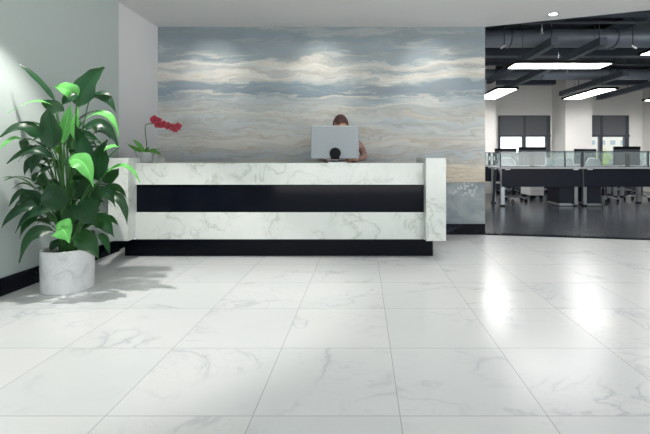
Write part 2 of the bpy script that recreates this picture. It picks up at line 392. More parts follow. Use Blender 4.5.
# track spots
for (px, py, d, dx, lab) in [(503, 46.5, 6.4, 1, 'small grey spot lamp above the left end of the near wide lamp'), (634, 47, 6.4, -1, 'small pale spot lamp near the right edge of the dark ceiling')]:
    c = P(px, py, d); t = thing('spot_lamp', lab, 'lamp', c)
    obj('spot_body', tube(bmesh.new(), [c+Vector((-.035*dx, 0, -.022)), c+Vector((.035*dx, 0, .022))], [.022, .016], 12), 'steel', t, smooth=False)
    obj('spot_rod', tube(bmesh.new(), [c+Vector((.02*dx, 0, .02)), Vector((c.x+.02*dx, c.y, 2.8))], .008, 8), 'frame', t)
    if c.y: obj('ceiling_rod', tube(bmesh.new(), [Vector((c.x+.02*dx, c.y, 2.8)), Vector((c.x+.02*dx, c.y, OZ))], .008, 8), 'frame', t)

# LED panels
def led(x0, x1, y0, y1, z, label, power):
    t = thing('pendant_lamp', label, 'ceiling lamp', ((x0+x1)/2, (y0+y1)/2, z), None)
    bm = bmesh.new(); f = .02
    B(bm, x0-f, x1+f, y0-f, y0, z-.008, z+.04); B(bm, x0-f, x1+f, y1, y1+f, z-.008, z+.04); B(bm, x0-f, x0, y0, y1, z-.008, z+.04); B(bm, x1, x1+f, y0, y1, z-.008, z+.04); B(bm, x0, x1, y0, y1, z+.02, z+.04)
    obj('lamp_frame', bm, 'plastic', t)
    obj('diffuser', box(x0, x1, y0, y1, z, z+.019), 'led', t)
    for (sx, sy) in ((.12, .5), (.88, .5)) if x1-x0 > y1-y0 else ((.5, .12), (.5, .88)):
        X = x0+(x1-x0)*sx; Y = y0+(y1-y0)*sy
        obj('wire', tube(bmesh.new(), [(X, Y, z+.04), (X, Y, OZ)], .0035, 5), 'frame', t)
led(2.32, 3.79, 6.26, 6.65, 2.4, 'nearest wide bright pendant lamp lying crosswise', 0)
led(2.79, 3.22, 8.6, 10.1, 2.4, 'bright pendant lamp cut off by the blue marble wall', 0)
led(4.88, 5.30, 8.6, 10.1, 2.4, 'long bright pendant lamp in front of the right window', 0)
led(4.72, 5.14, 6.4, 7.05, 2.72, 'short pendant lamp at the upper right corner', 0)
led(7.75, 8.15, 6.2, 7.7, 2.4, 'added unseen pendant lamp brightening the office beyond the right of the frame', 0)  # added out of view to raise the office light
led(7.05, 7.45, 8.9, 10.4, 2.4, 'pendant lamp barely entering at the right edge', 0)

# ------------------------------------------------------------------ outside
tag(obj('ground', box(-20, 45, 12.3, 75, -4.1, -4), 'ground'), kind='structure')
bt = thing('office_building', 'pale many-windowed building seen through the right office window', 'building', (26, 44, -4))
obj('facade', box(21.6, 31, 40, 46, -4, 9.2), 'facade', bt)
for r in range(11):
    for c in range(9):
        x = 22+c*.98; z = -3+r*1.05
        obj('facade_window', box(x, x+.45, 39.95, 40.0, z, z+.42), 'pane', bt)
obj('roof_edge', box(21.4, 31.2, 39.8, 46.2, 9.2, 9.5), 'white', bt)
def tree(x, y, h, label):
    t = thing('leafy_tree', label, 'tree', (x, y, -4), 'trees outside the office windows')
    obj('trunk', tube(bmesh.new(), [(x, y, -4), (x+.1, y, -4+h*.4), (x, y, -4+h*.75)], [.2, .14, .06], 8), 'bark', t, smooth=True)
    bm = bmesh.new()
    for i in range(420):
        v = Vector((random.gauss(0,1), random.gauss(0,1), random.gauss(0,1))).normalized()*random.random()**.4
        c = Vector((x+v.x*1.7, y+v.y*1.7, -4+h*.68+v.z*h*.32)); s = .3
        a = Vector((random.uniform(-1,1), random.uniform(-1,1), random.uniform(-1,1))).normalized(); b = a.orthogonal().normalized()
        bm.faces.new([bm.verts.new(c+a*s), bm.verts.new(c+b*s*.5), bm.verts.new(c-a*s), bm.verts.new(c-b*s*.5)])
    obj('crown', bm, 'hedge', t)
tree(14.3, 24, 5.4, 'yellow-green tree behind the monitor in the right window')
tree(17.0, 26, 5.2, 'yellow-green tree behind the right jamb of the right window')

# ------------------------------------------------------------------ reception desk
XL0, XL1, XR0, XR1 = -2.345, -2.16, .580, .764
YF, YP, YRR = 3.92, 3.80, 4.51
zf = lambda py, d: CH-(py-PY)/F*d
dk = thing('reception_desk', 'long white marble reception desk with black inset band and black plinth', 'desk', (-.8, YF, 0))
ztop = zf(163, YF); z1 = zf(184.7, YF); z2 = zf(212.4, YF); z3 = zf(239.3, YF)
obj('upper_marble_band', box(XL1, XR0, YF, YF+.28, z1, ztop-.0005), 'white_marble', dk, bevel=.002)
obj('lower_marble_band', box(XL1, XR0, YF, YF+.28, z3, z2), 'white_marble', dk, bevel=.002)
obj('black_inset', box(XL1+.0, XR0, YF+.02, YF+.27, z2, z1), 'black_gloss', dk)
obj('worktop', box(XL1, XR0, YF+.28, YRR, ztop-.04, ztop-.0005), 'white_marble', dk)
ep = obj('end_panel', box(XR0, XR1, YP, YRR, zf(241, YP), CH+.001), 'white_marble', dk, bevel=.002)
obj('end_panel', box(XL0, XL1, YP, YRR, zf(241, YP), CH+.001), 'white_marble', dk, bevel=.002)
obj('plinth', box(-2.335, .686, 4.05, 4.28, 0, z3-.004), 'black_gloss', dk)
obj('light_strip', box(-2.31, .67, 4.035, 4.049, z3-.022, z3-.006), 'strip', dk)

# ------------------------------------------------------------------ computer
YM = 4.22
mt = thing('computer_monitor', 'silver desktop monitor seen from behind with round black mount on reception desk', 'monitor', (P(335, 160, YM).x, YM, ztop))
a = P(311, 126.3, YM); b = P(358.8, 158.7, YM)
obj('casing', box(a.x, b.x, YM, YM+.035, b.z, a.z), 'silver', mt, bevel=.004)
obj('display', box(a.x+.015, b.x-.015, YM+.0352, YM+.037, b.z+.02, a.z-.015), 'plastic', mt)
obj('top_edge', box(a.x+.002, b.x-.002, YM-.0015, YM+.034, a.z, a.z+.006), 'bright_edge', mt)
c = P(335.3, 153.3, YM)
bm = bmesh.new(); tube(bm, [(c.x, YM, c.z), (c.x, YM-.03, c.z)], .057, 28); obj('round_mount', bm, 'plastic', mt, bevel=.003)
bm = bmesh.new(); B(bm, c.x-.043, c.x+.043, YM-.045, YM-.02, ztop+.008, c.z); obj('stand_neck', bm, 'plastic', mt)
obj('stand_foot', box(c.x-.07, c.x+.12, YM-.09, YM+.1, ztop, ztop+.008), 'steel', mt)
obj('cable_bar', tube(bmesh.new(), [(c.x-.09, YM-.05, ztop+.028), (c.x+.1, YM-.05, ztop+.028)], .004, 8), 'steel', mt)

# ------------------------------------------------------------------ person
def skin(name, verts, edges, mat, parent, sub=2, root=0):
    me = bpy.data.meshes.new(name); off = world_off(parent)
    me.from_pydata([Vector(v[0])-off for v in verts], edges, []); me.update()
    o = bpy.data.objects.new(name, me); COL.objects.link(o); o.parent = parent
    me.materials.append(M[mat])
    md = o.modifiers.new('skin', 'SKIN'); md.use_smooth_shade = True
    if not me.skin_vertices: 
        me.attributes
    bpy.context.view_layer.objects.active = o
    sv = me.skin_vertices[0].data if me.skin_vertices else None
    for i, v in enumerate(verts):
        r = v[1]; r = r if isinstance(r, tuple) else (r, r)
        sv[i].radius = r; sv[i].use_root = (i == root)
    s = o.modifiers.new('sub', 'SUBSURF'); s.levels = sub; s.render_levels = sub
    return o
pc = -.258
pr = thing('person', 'person with short brown hair in striped pinkish shirt bending behind the monitor', 'person', (pc, 4.95, 0))
Ys = 4.86
V = [((pc, Ys+.02, .50), (.15,.12)),      #0 pelvis
     ((pc, Ys-.0, .68), (.135,.105)),     #1 waist
     ((pc, Ys-.05, .92), (.15,.11)),      #2 chest
     ((pc, Ys-.10, 1.08), (.13,.085)),    #3 upper chest
     ((pc, Ys-.135, 1.17), (.052,.052)),  #4 neck base
     ((pc, Ys-.165, 1.225), (.045,.045)), #5 neck top
     ((pc-.165, Ys-.12, 1.09), .062), ((pc-.215, Ys-.14, .99), .048), ((pc-.20, Ys-.33, .96), .038), ((pc-.10, 4.43, .945), .03), #6-9 left arm
     ((pc+.175, Ys-.12, 1.15), .058), ((pc+.252, Ys-.14, 1.05), .043), ((pc+.278, Ys-.28, .97), .036), ((pc+.20, 4.43, .945), .03), #10-13
     ((pc-.10, Ys-.02, .48), .095), ((pc-.13, Ys-.36, .50), .068), ((pc-.13, Ys-.40, .30), .052), ((pc-.13, Ys-.38, .09), .036), ((pc-.13, Ys-.50, .04), .036), #14-18
     ((pc+.10, Ys-.02, .48), .095), ((pc+.13, Ys-.36, .50), .068), ((pc+.13, Ys-.40, .30), .052), ((pc+.13, Ys-.38, .09), .036), ((pc+.13, Ys-.50, .04), .036)]
E = [(0,1),(1,2),(2,3),(3,4),(4,5),(3,6),(6,7),(7,8),(8,9),(3,10),(10,11),(11,12),(12,13),(0,14),(14,15),(15,16),(16,17),(17,18),(0,19),(19,20),(20,21),(21,22),(22,23)]
body = skin('body', V, E, 'shirt', pr)
body.data.materials.append(M['skin']); body.data.materials.append(M['trousers'])
# head: shaped sphere with brow, nose, chin, ears; looks down at the screen
hc = Vector((pc+.005, Ys-.19, 1.325))
bm = bmesh.new(); bmesh.ops.create_uvsphere(bm, u_segments=32, v_segments=24, radius=1)
for v in bm.verts:
    x, y, z = v.co
    jaw = 1-.28*max(0, -z)**1.3
    v.co = Vector((x*.076*jaw, y*.094*(1-.1*max(0,-z)), z*.112))
    if y < 0:
        g = lambda cx, cz, sx, sz: math.exp(-((x-cx)/sx)**2-((z-cz)/sz)**2)
        v.co.y -= .02*g(0,-.15,.13,.16) ; v.co.y += .009*(g(-.38,.05,.16,.1)+g(.38,.05,.16,.1)); v.co.y -= .006*g(0,-.5,.25,.07); v.co.y -= .006*g(0,-.8,.3,.15); v.co.y -= .005*g(0,.22,.7,.08)
R = Matrix.Rotation(math.radians(28), 4, 'X')
T = Matrix.Translation(hc) @ R @ Matrix.Scale(1.05, 4)
bm.transform(T); obj('head', bm, 'skin', pr, smooth=True)
for s in (-1, 1):
    bm = bmesh.new(); bmesh.ops.create_uvsphere(bm, u_segments=12, v_segments=8, radius=1); bm.transform(T @ Matrix.Translation((s*.078, .01, 0)) @ Matrix.Diagonal((.01, .018, .03, 1))); obj('ear', bm, 'skin', pr, smooth=True)
    bm = bmesh.new(); bmesh.ops.create_uvsphere(bm, u_segments=12, v_segments=8, radius=.011); bm.transform(T @ Matrix.Translation((s*.029, -.076, .006))); obj('eye', bm, 'white', pr, smooth=True)
    bm = bmesh.new(); tube(bm, [(s*.016, -.09, .026), (s*.03, -.09, .03), (s*.045, -.082, .025)], .0035, 6); bm.transform(T); obj('eyebrow', bm, 'hair', pr, smooth=True)
bm = bmesh.new(); tube(bm, [(-.022, -.083, -.056), (0, -.0905, -.054), (.022, -.083, -.056)], [.003, .0055, .003], 6); bm.transform(T); obj('mouth', bm, 'petal', pr, smooth=True)
bm = bmesh.new(); bmesh.ops.create_uvsphere(bm, u_segments=40, v_segments=30, radius=1)
for v in list(bm.verts):
    x, y, z = v.co
    r = 1 + .03*noise.noise(Vector((x*3, y*3, z*7))) + .02*noise.noise(Vector((x*14, y*4, z*4)))
    v.co = Vector((x*.085*r, y*.104*r+.006, z*.118*r+.004))
bmesh.ops.delete(bm, geom=[v for v in bm.verts if (v.co.y < -.045 and v.co.z < .05+.008*math.sin(v.co.x*60)) or v.co.z < -.05 or (abs(v.co.x) > .05 and v.co.z < 0 and v.co.y < .02)], context='VERTS')
bm.transform(T); h = obj('hair', bm, 'hair', pr, smooth=True); sd = h.modifiers.new('thick', 'SOLIDIFY'); sd.thickness = .007
# collar and hands
def hand(cx, cy, cz, s, ang):
    pts = [((0,0,0), (.026,.016)), ((0,-.045,.0), (.036,.014)), ((0,-.078,0), (.034,.012))]
    vs = []; es = [(0,1),(1,2)]
    vs += [(Vector(p), r) for p, r in pts]
    for i, (fx, L) in enumerate(((-.027,.058), (-.009,.068), (.009,.064), (.026,.050))):
        k = len(vs)
        vs += [(Vector((fx, -.082, .002)), .0095), (Vector((fx*1.12, -.082-L*.45, .008)), .0088), (Vector((fx*1.15, -.082-L*.8, -.002)), .008), (Vector((fx*1.15, -.082-L, -.012)), .0068)]
        es += [(2,k),(k,k+1),(k+1,k+2),(k+2,k+3)]
    k = len(vs); vs += [(Vector((s*.034, -.03, 0)), .012), (Vector((s*.052, -.06, -.003)), .0105), (Vector((s*.054, -.088, -.008)), .0088)]; es += [(0,k),(k,k+1),(k+1,k+2)]
    Rm = Matrix.Rotation(ang, 3, 'Z')
    vs = [(Rm @ v + Vector((cx, cy, cz)), r) for v, r in vs]
    skin('hand', vs, es, 'skin', pr, 1)
hand(pc-.10, 4.43, .939, 1, math.radians(12)); hand(pc+.20, 4.43, .939, -1, math.radians(-28))
bm = bmesh.new(); lathe(bm, [(.058, 0), (.062, .03), (.055, .035), (.05, .005)], (pc, Ys-.14, 1.15), 24); obj('collar', bm, 'shirt', pr, smooth=True)

# ------------------------------------------------------------------ swivel chairs
def make_chair(x, y, rot, label, group, back='mesh_light', arms=True):
    t = thing('office_chair', label, 'chair', (0,0,0), group)
    for k in range(5):
        a = k*2*math.pi/5+.3; dx, dy = math.cos(a), math.sin(a)
        lg = obj('leg', tube(bmesh.new(), [(dx*.03, dy*.03, .12), (dx*.16, dy*.16, .105), (dx*.27, dy*.27, .07)], [.02, .017, .012], 8), 'steel', t, smooth=True)
        bm = bmesh.new()
        for s in (-1, 1): tube(bm, [(dx*.28-dy*s*.008, dy*.28+dx*s*.008, .029), (dx*.28-dy*s*.024, dy*.28+dx*s*.024, .029)], .029, 14)
        tube(bm, [(dx*.275, dy*.275, .03), (dx*.275, dy*.275, .075)], .008, 6); obj('castor', bm, 'plastic', lg)
    obj('gas_column', tube(bmesh.new(), [(0,0,.1), (0,0,.28), (0,0,.281), (0,0,.42)], [.026,.026,.016,.016], 14), 'plastic', t)
    bm = bmesh.new(); bmesh.ops.create_cube(bm, size=1, matrix=Matrix.Translation((0,0,.455)) @ Matrix.Diagonal((.47,.46,.07,1))); bmesh.ops.bevel(bm, geom=bm.edges[:], offset=.028, segments=3, profile=.6, affect='EDGES'); obj('seat', bm, 'fabric', t, smooth=True)
    # curved backrest, y+ is the back
    bm = bmesh.new(); grid = {}
    nu, nv = 14, 12
    for i in range(nu+1):
        for j in range(nv+1):
            u = i/nu*2-1; v = j/nv
            w = .225*(1-.35*max(0, v-.72)**1.4*5)*(1-.25*max(0, .2-v)*3)
            X = u*w; Y = .22+.06*v-.05*u*u+.03*math.sin(v*3); Z = .55+.42*v - .03*u*u*max(0, v-.5)*2
            for k, dy in ((0, 0), (1, .022)): grid[i,j,k] = bm.verts.new((X, Y+dy, Z))
    for i in range(nu):
        for j in range(nv):
            for k in (0, 1): bm.faces.new([grid[i,j,k], grid[i+1,j,k], grid[i+1,j+1,k], grid[i,j+1,k]])
    for i in range(nu):
        for j in (0, nv): bm.faces.new([grid[i,j,0], grid[i+1,j,0], grid[i+1,j,1], grid[i,j,1]])
    for j in range(nv):
        for i in (0, nu): bm.faces.new([grid[i,j,0], grid[i,j+1,0], grid[i,j+1,1], grid[i,j,1]])
    obj('backrest', bm, back, t, smooth=True)
    obj('back_bracket', tube(bmesh.new(), [(0,.05,.41), (0,.22,.42), (0,.30,.5), (0,.31,.68)], .02, 8), 'steel', t, smooth=True)
    if arms:
        for s in (-1, 1): obj('armrest', tube(bmesh.new(), [(s*.22,.08,.43), (s*.275,.08,.45), (s*.285,.08,.64), (s*.285,-.14,.66), (s*.285,.12,.66)], [.013,.013,.013,.018,.018], 8), 'plastic', t, smooth=True)
    t.location = (x, y, 0); t.rotation_euler = (0, 0, rot)
    return t
G1 = 'swivel chairs at the nearer row of office desks'; G2 = 'swivel chairs at the farther row of office desks'
ch0 = make_chair(3.35, 9.2, math.pi*0+.25, 'swivel chair behind the left monitor of the nearer desks', G1)
for (x, y, r, lab, g) in [(4.58, 9.28, -.2, 'pale-backed swivel chair left of the two dark desk pedestals and posts', G1),
      (5.30, 9.12, .35, 'pale-backed swivel chair between the right window and the middle desk post', G1),
      (6.25, 9.35, -.1, 'swivel chair behind the desks at the right edge of the frame', G1),
      (3.95, 11.2, .3, 'farther swivel chair nearest the blue marble wall', G2),
      (5.0, 11.22, -.3, 'farther swivel chair under the left window', G2),
      (7.05, 11.2, .2, 'farther swivel chair under the right window', G2)]:
    c = copy_tree(ch0); c.location = (x, y, 0); c.rotation_euler = (0,0,r); c['label'] = lab; c['group'] = g
pch = make_chair(pc, 4.915, 0, 'dark swivel chair under the person behind the reception desk', None, 'fabric', False); pch.location.y = 4.83
del_keys = [k for k in ('group',) if k in pch]
# ------------------------------------------------------------------ office desks
def office_desk(x0, x1, y0, y1, label, group, peds, post_left=False, zt=.78, screen_split=()):
    t = thing('office_desk', label, 'desk', ((x0+x1)/2, (y0+y1)/2, 0), group)
    obj('desk_top', box(x0, x1, y0, y1, zt-.035, zt), 'grey_top', t, bevel=.003)
    obj('modesty_panel', box(x0+.06, x1-.004, y0+.03, y0+.05, .386, zt-.036), 'navy', t)
    for lx in (x0+.05, x1-.12):
        for (ly, lab) in ((y0+.05, 0), (y1-.12, 1)):
            lg = obj('leg', box(lx, lx+.07, ly+.001 if not lab else ly, ly+.07, .03, zt-.036), 'steel', t)
            obj('leg_foot', box(lx-.004, lx+.074, ly-.004, ly+.074, .0, .03), 'plastic', lg)
    xs = [x0+.02, *screen_split, x1-.005]
    for a, b in zip(xs, xs[1:]):
        g = obj('glass_screen', box(a+.015, b-.015, y0+.012, y0+.020, zt+.015, 1.085), 'screen_glass', t)
    bm = bmesh.new()
    B(bm, x0+.02, x1-.005, y0+.008, y0+.024, 1.085, 1.10); B(bm, x0+.02, x1-.005, y0+.008, y0+.024, zt, zt+.012)
    for a in xs: B(bm, a-.008, a+.012, y0+.005, y0+.027, zt, 1.10)
    obj('screen_frame', bm, 'frame', t)
    for (p0, p1) in peds:
        pd = obj('pedestal', box(p0, p1, y0+.055, y0+.58, .06, zt-.037), 'navy2', t)
        bm = bmesh.new(); B(bm, p0-.01, p1+.01, y0+.04, y0+.6, .015, .04); B(bm, p0+.02, p1-.02, y0+.07, y0+.57, .04, .06); obj('pedestal_base', bm, 'steel', pd)
    for hx in ((x0+.12, x1-.16)): obj('clamp', box(hx, hx+.09, y0-.006, y0+.03, zt-.055, zt-.04), 'bright_edge', t)
    return t
GN = 'nearer row of office desks'; GF = 'farther row of office desks'
office_desk(2.70, 4.33, 8.17, 8.9, 'nearer office desk at the left end of the row with slanted end leg', GN, [(3.91, 4.18)], screen_split=(4.0,))
office_desk(4.335, 5.96, 8.17, 8.9, 'nearer office desk at the right of the middle double posts', GN, [(4.47, 4.74)], screen_split=(5.65,))
bm = tube(bmesh.new(), [(2.66, 8.3, .74), (2.72, 8.62, .02)], .03, 4); 
ln = [q for q in COL.objects if q.name == 'office_desk'][0]; obj('slanted_leg', bm, 'frame', ln)
office_desk(2.25, 4.3, 10.1, 10.8, 'farther office desk nearest the blue marble wall', GF, [])
office_desk(4.305, 6.3, 10.1, 10.8, 'farther office desk between the two windows', GF, [])
office_desk(6.305, 8.3, 10.1, 10.8, 'farther office desk at the right edge below the right window', GF, [])
# low white cabinet
cb = thing('mobile_cabinet', 'low white cabinet on black castors under the farther desk', 'cabinet', (4.0, 9.75, 0))
obj('cabinet_body', box(3.84, 4.16, 9.5, 10.05, .1, .52), 'white', cb, bevel=.004)
for k in range(3):
    d = obj('drawer', box(3.85, 4.15, 9.485, 9.5, .11+.137*k, .237+.137*k), 'white', cb); obj('handle', box(3.93, 4.07, 9.475, 9.485, .2+.137*k, .21+.137*k), 'steel', d)
for sx in (3.88, 4.12):
    for sy in (9.55, 10.0): obj('castor', tube(bmesh.new(), [(sx-.015, sy, .05), (sx+.015, sy, .05)], .05, 14), 'plastic', cb)
# office monitors
def monitor(x0p, x1p, ytp, ybp, d, label, group, zt=.78):
    a = P(x0p, ytp, d); b = P(x1p, ybp, d)
    t = thing('desktop_monitor', label, 'monitor', ((a.x+b.x)/2, d, zt), group)
    mx = (a.x+b.x)/2
    obj('casing', box(a.x, b.x, d, d+.035, max(b.z, zt+.03), a.z), 'frame', t, bevel=.004)
    obj('top_bezel', box(a.x-.004, b.x+.004, d-.012, d, a.z-.06, a.z), 'plastic', t)
    obj('display', box(a.x+.01, b.x-.01, d+.0352, d+.037, max(b.z, zt+.03)+.01, a.z-.01), 'plastic', t)
    obj('stand_neck', box(mx-.04, mx+.04, d-.03, d-.001, zt+.01, a.z-.15), 'plastic', t)
    obj('stand_base', box(mx-.11, mx+.11, d-.1, d+.09, zt, zt+.01), 'plastic', t)
GM = 'dark monitors on the nearer office desks'; GM2 = 'dark monitors on the farther office desks'
monitor(519, 545.5, 147, 166, 8.55, 'dark monitor in front of the left window on the nearer desk', GM)
monitor(614, 640, 146.5, 165.5, 8.55, 'dark monitor in front of the right window on the nearer desk', GM)
monitor(495, 516, 148.5, 164, 10.4, 'dark monitor nearest the blue marble wall on the farther desk', GM2)
monitor(574.5, 596, 149, 164, 10.4, 'dark monitor in front of the white pilaster on the farther desk', GM2)
# binders
for (px, n, lab) in ((485.5, 4, 'standing beside the blue marble wall'), (513.5, 3, 'standing right of the dark monitor nearest the marble wall'), (643, 3, 'standing at the right edge of the frame')):
    for k in range(n):
        x = P(px, 150, 10.5).x+k*.062
        t = thing('ring_binder', ('dark' if k % 2 else 'white')+' ring binder '+lab, 'binder', (x, 10.6, .78), 'ring binders on the farther desks '+lab)
        obj('cover', box(x, x+.05, 10.45, 10.72, .781, 1.09), 'navy' if k % 2 else 'white', t); obj('spine_label', box(x+.01, x+.04, 10.448, 10.45, .9, 1.0), 'white' if k % 2 else 'grey_top', t)

# ------------------------------------------------------------------ downlights
def downlight(x, y, label, power, tilt=(0,0), size=75, blend=.7, col=(1,.965,.91), group='recessed ceiling downlights'):
    t = thing('downlight', label, 'ceiling lamp', (x, y, H), group)
    bm = bmesh.new(); lathe(bm, [(.047, -.004), (.058, -.006), (.06, 0), (.047, 0), (.047, -.004)], (x, y, H), 28); obj('trim_ring', bm, 'steel', t, smooth=True)
    bm = bmesh.new(); lathe(bm, [(0, -.003), (.046, -.003), (.046, -.001), (0, -.001)], (x, y, H), 24); obj('lens', bm, 'bulb', t)
    l = bpy.data.lights.new('spot_light', 'SPOT'); l.energy = power; l.spot_size = math.radians(size); l.spot_blend = blend; l.shadow_soft_size = .03; l.color = col
    lo = bpy.data.objects.new('light_source', l); COL.objects.link(lo); lo.parent = t; lo.location = (0, 0, -.02); lo.rotation_euler = (math.radians(tilt[0]), math.radians(tilt[1]), 0)
    return t
PW = 55
for x, l in ((-.51, 'above the reception desk front left of centre'), (.83, 'above the right end of the reception desk')):
    downlight(x, 3.15, 'round downlight '+l, PW*1.2)
downlight(2.17, 3.3, 'round downlight over the walkway outside the right of the frame', PW*1.2)
downlight(-2.02, 2.62, 'round downlight above the potted plant', 230, (4, -4), 74, .35)
for x, l in ((-1.86, 'left'), (-.51, 'middle'), (.83, 'right')):
    downlight(x, 4.2, l+' downlight washing the blue marble wall', 34, (60, 0), 52, 1.0, group=None)
downlight(2.17, 4.715, 'only downlight visible in the white ceiling, near its diagonal edge', PW*.8, (0,0), 80, group=None)
for y in (-2.6, -1.2, .2, 1.6):
    for x in (-1.85, -.51, .83, 2.17, 3.51, 4.85):
        downlight(x, y, 'round downlight behind or above the viewer', 9, size=140)
for x in (3.51, 4.85, 6.1): downlight(x, 2.4, 'round downlight over the walkway outside the right of the frame', 12, size=125)

for i, (x, y, tx) in enumerate([(4.5, 9.9, 18), (6.75, 9.9, 18), (8.3, 9.9, 18), (2.6, 9.9, 18), (3.6, 7.4, 0), (5.6, 7.4, 0)]):  # the two over the nearer desks are added to keep the office bright
    t = thing('track_spot', ('ceiling spot lamp aimed at the window wall' if tx else 'added ceiling spot lamp brightening the office over the nearer desks'), 'lamp', (x, y, 2.95), 'spot lamps among the office ducts '+('by the windows' if tx else 'over the nearer desks'))
    obj('spot_body', tube(bmesh.new(), [(x, y, 2.95), (x, y, 3.1)], [.045, .03], 16), 'frame', t)
    obj('spot_rod', tube(bmesh.new(), [(x, y, 3.1), (x, y, OZ)], .008, 6), 'frame', t)
    l = bpy.data.lights.new('spot_light', 'SPOT'); l.energy = 75; l.spot_size = math.radians(125); l.spot_blend = .8; l.shadow_soft_size = .04; l.color = (1,.97,.93)
    lo = bpy.data.objects.new('light_source', l); COL.objects.link(lo); lo.parent = t; lo.location = (0, 0, -.02); lo.rotation_euler = (math.radians(tx), 0, 0)
# ------------------------------------------------------------------ orchid
D0 = 4.08; oc = Vector((P(145, 160, D0).x, D0, ztop))
ot = thing('potted_orchid', 'small red orchid in pale pot on left end of reception desk', 'flower', oc)
bm = bmesh.new(); lathe(bm, [(0,0),(.062,0),(.068,.004),(.086,.105),(.082,.105),(.066,.012),(0,.012)], oc, 32); obj('pot', bm, 'frost', ot, smooth=False)
bm = bmesh.new(); lathe(bm, [(0,.095),(.05,.1),(.078,.092),(.07,.02),(0,.02)], oc, 24); obj('soil', bm, 'soil', ot, smooth=True)
def ribbon_leaf(bm, p0, p1, p2, W, nrm=None, n=14, fold=.25, wave=0, uvl=None, acum=1.0):
    rows = []; m = 4
    side0 = None; ph = random.random()*6
    for i in range(n+1):
        t = i/n; p = bez(p0, p1, p2, t); q = (bez(p0, p1, p2, min(1, t+.02))-bez(p0, p1, p2, max(0, t-.02))).normalized()
        nn = Vector(nrm) - q*Vector(nrm).dot(q); nn.normalize(); s = q.cross(nn)
        w = W*.5*(math.sin(math.pi*min(1, t**.76))**.92)*1.03*(1-.1*t)*(1+.05*math.sin(t*17+ph)) if 0 < t < 1 else W*.03
        w *= (1-max(0, t-.8)*1.6*acum)
        rows.append([])
        for j in range(-m, m+1):
            u = j/m
            v = bm.verts.new(p + s*(u*w) + nn*(fold*abs(u)*w) + nn*(wave*W*abs(u)**2*math.sin(t*9+ph+(2 if u > 0 else 0))))
            rows[-1].append((v, t, u*.5+.5))
    for a, b in zip(rows, rows[1:]):
        for j in range(2*m):
            qd = [a[j], a[j+1], b[j+1], b[j]]; f = bm.faces.new([v[0] for v in qd]); f.smooth = True
            if uvl:
                for lp, v in zip(f.loops, qd): lp[uvl].uv = (v[1], v[2])
bm = bmesh.new(); q0 = oc+Vector((0,0,.1))
for (tx, ty, mx, my, w, dy) in ((127, 143.5, 136, 150, .05, .02), (133, 139.5, 138, 143, .045, -.02), (161, 155.5, 155, 149, .05, -.05), (160, 149, 152, 149, .035, .04), (150, 147, 147, 149, .05, 0), (134, 152, 139, 148, .04, -.05)):
    ribbon_leaf(bm, q0, P(mx, my, D0+dy/2), P(tx, ty, D0+dy), w, (.1, -.6, .8), 10, .2)
obj('leaf', bm, 'orchid_leaf', ot, smooth='leaf').modifiers.new('s', 'SOLIDIFY').thickness = .003
pts = [P(146.5, 152, D0), P(146.5, 142, D0), P(145.3, 132, D0), P(145.2, 126.5, D0), P(146.3, 124.5, D0), P(149, 124, D0), P(154, 123, D0), P(162, 123.5, D0), P(172, 126, D0), P(178, 128, D0)]
obj('flower_stem', tube(bmesh.new(), pts, .004, 6), 'stem', ot, smooth=True)
for (fx, fy, s) in ((154.5, 119.8, .05), (158.5, 124, .05), (164, 124.5, .045), (168.5, 126, .045), (173, 127.5, .045), (178, 126.5, .045), (159, 120.5, .035), (175.5, 129.5, .035)):
    c = P(fx, fy, D0-.01+random.uniform(-.02, .02)); bm = bmesh.new()
    for k in range(5):
        a = k*2*math.pi/5+math.pi/2+random.uniform(-.15, .15); dv = Vector((math.cos(a), -.15, math.sin(a)))
        ribbon_leaf(bm, c, c+dv*s*.5+Vector((0, -.012, 0)), c+dv*s*.95+Vector((0, .006, 0)), s*(1.25 if k in (1, 4) else .95), (0, -1, .1), 6, .1, 0, None, .3)
    fl = obj('flower', bm, 'petal', ot, smooth='leaf'); fl.modifiers.new('s', 'SOLIDIFY').thickness = .0015
    bm = bmesh.new(); bmesh.ops.create_uvsphere(bm, u_segments=8, v_segments=6, radius=s*.2, matrix=Matrix.Translation(c+Vector((0,-.01,-.004)))); b = obj('lip', bm, 'petal_dark', None, smooth=True); b.parent = fl
    b.data.transform(Matrix.Translation(-world_off(fl)))

# ------------------------------------------------------------------ big plant
PC = Vector((P(68, 270, 3.04).x, 3.04, 0))
pt = thing('potted_plant', 'tall leafy green plant in white marble cylinder pot by left wall', 'plant', PC)
R0 = .166
bm = bmesh.new(); lathe(bm, [(0,0),(R0-.006,0),(R0,.006),(R0,.296),(R0-.004,.30),(R0-.016,.30),(R0-.02,.296),(R0-.02,.24),(0,.24)], PC, 64); p = obj('pot', bm, 'pot_marble', pt, smooth=True)
p.modifiers.new('e', 'EDGE_SPLIT').split_angle = math.radians(40)
bm = bmesh.new(); lathe(bm, [(0,.275),(.1,.272),(R0-.021,.262),(R0-.021,.241),(0,.241)], PC, 32); obj('soil', bm, 'soil', pt, smooth=True)
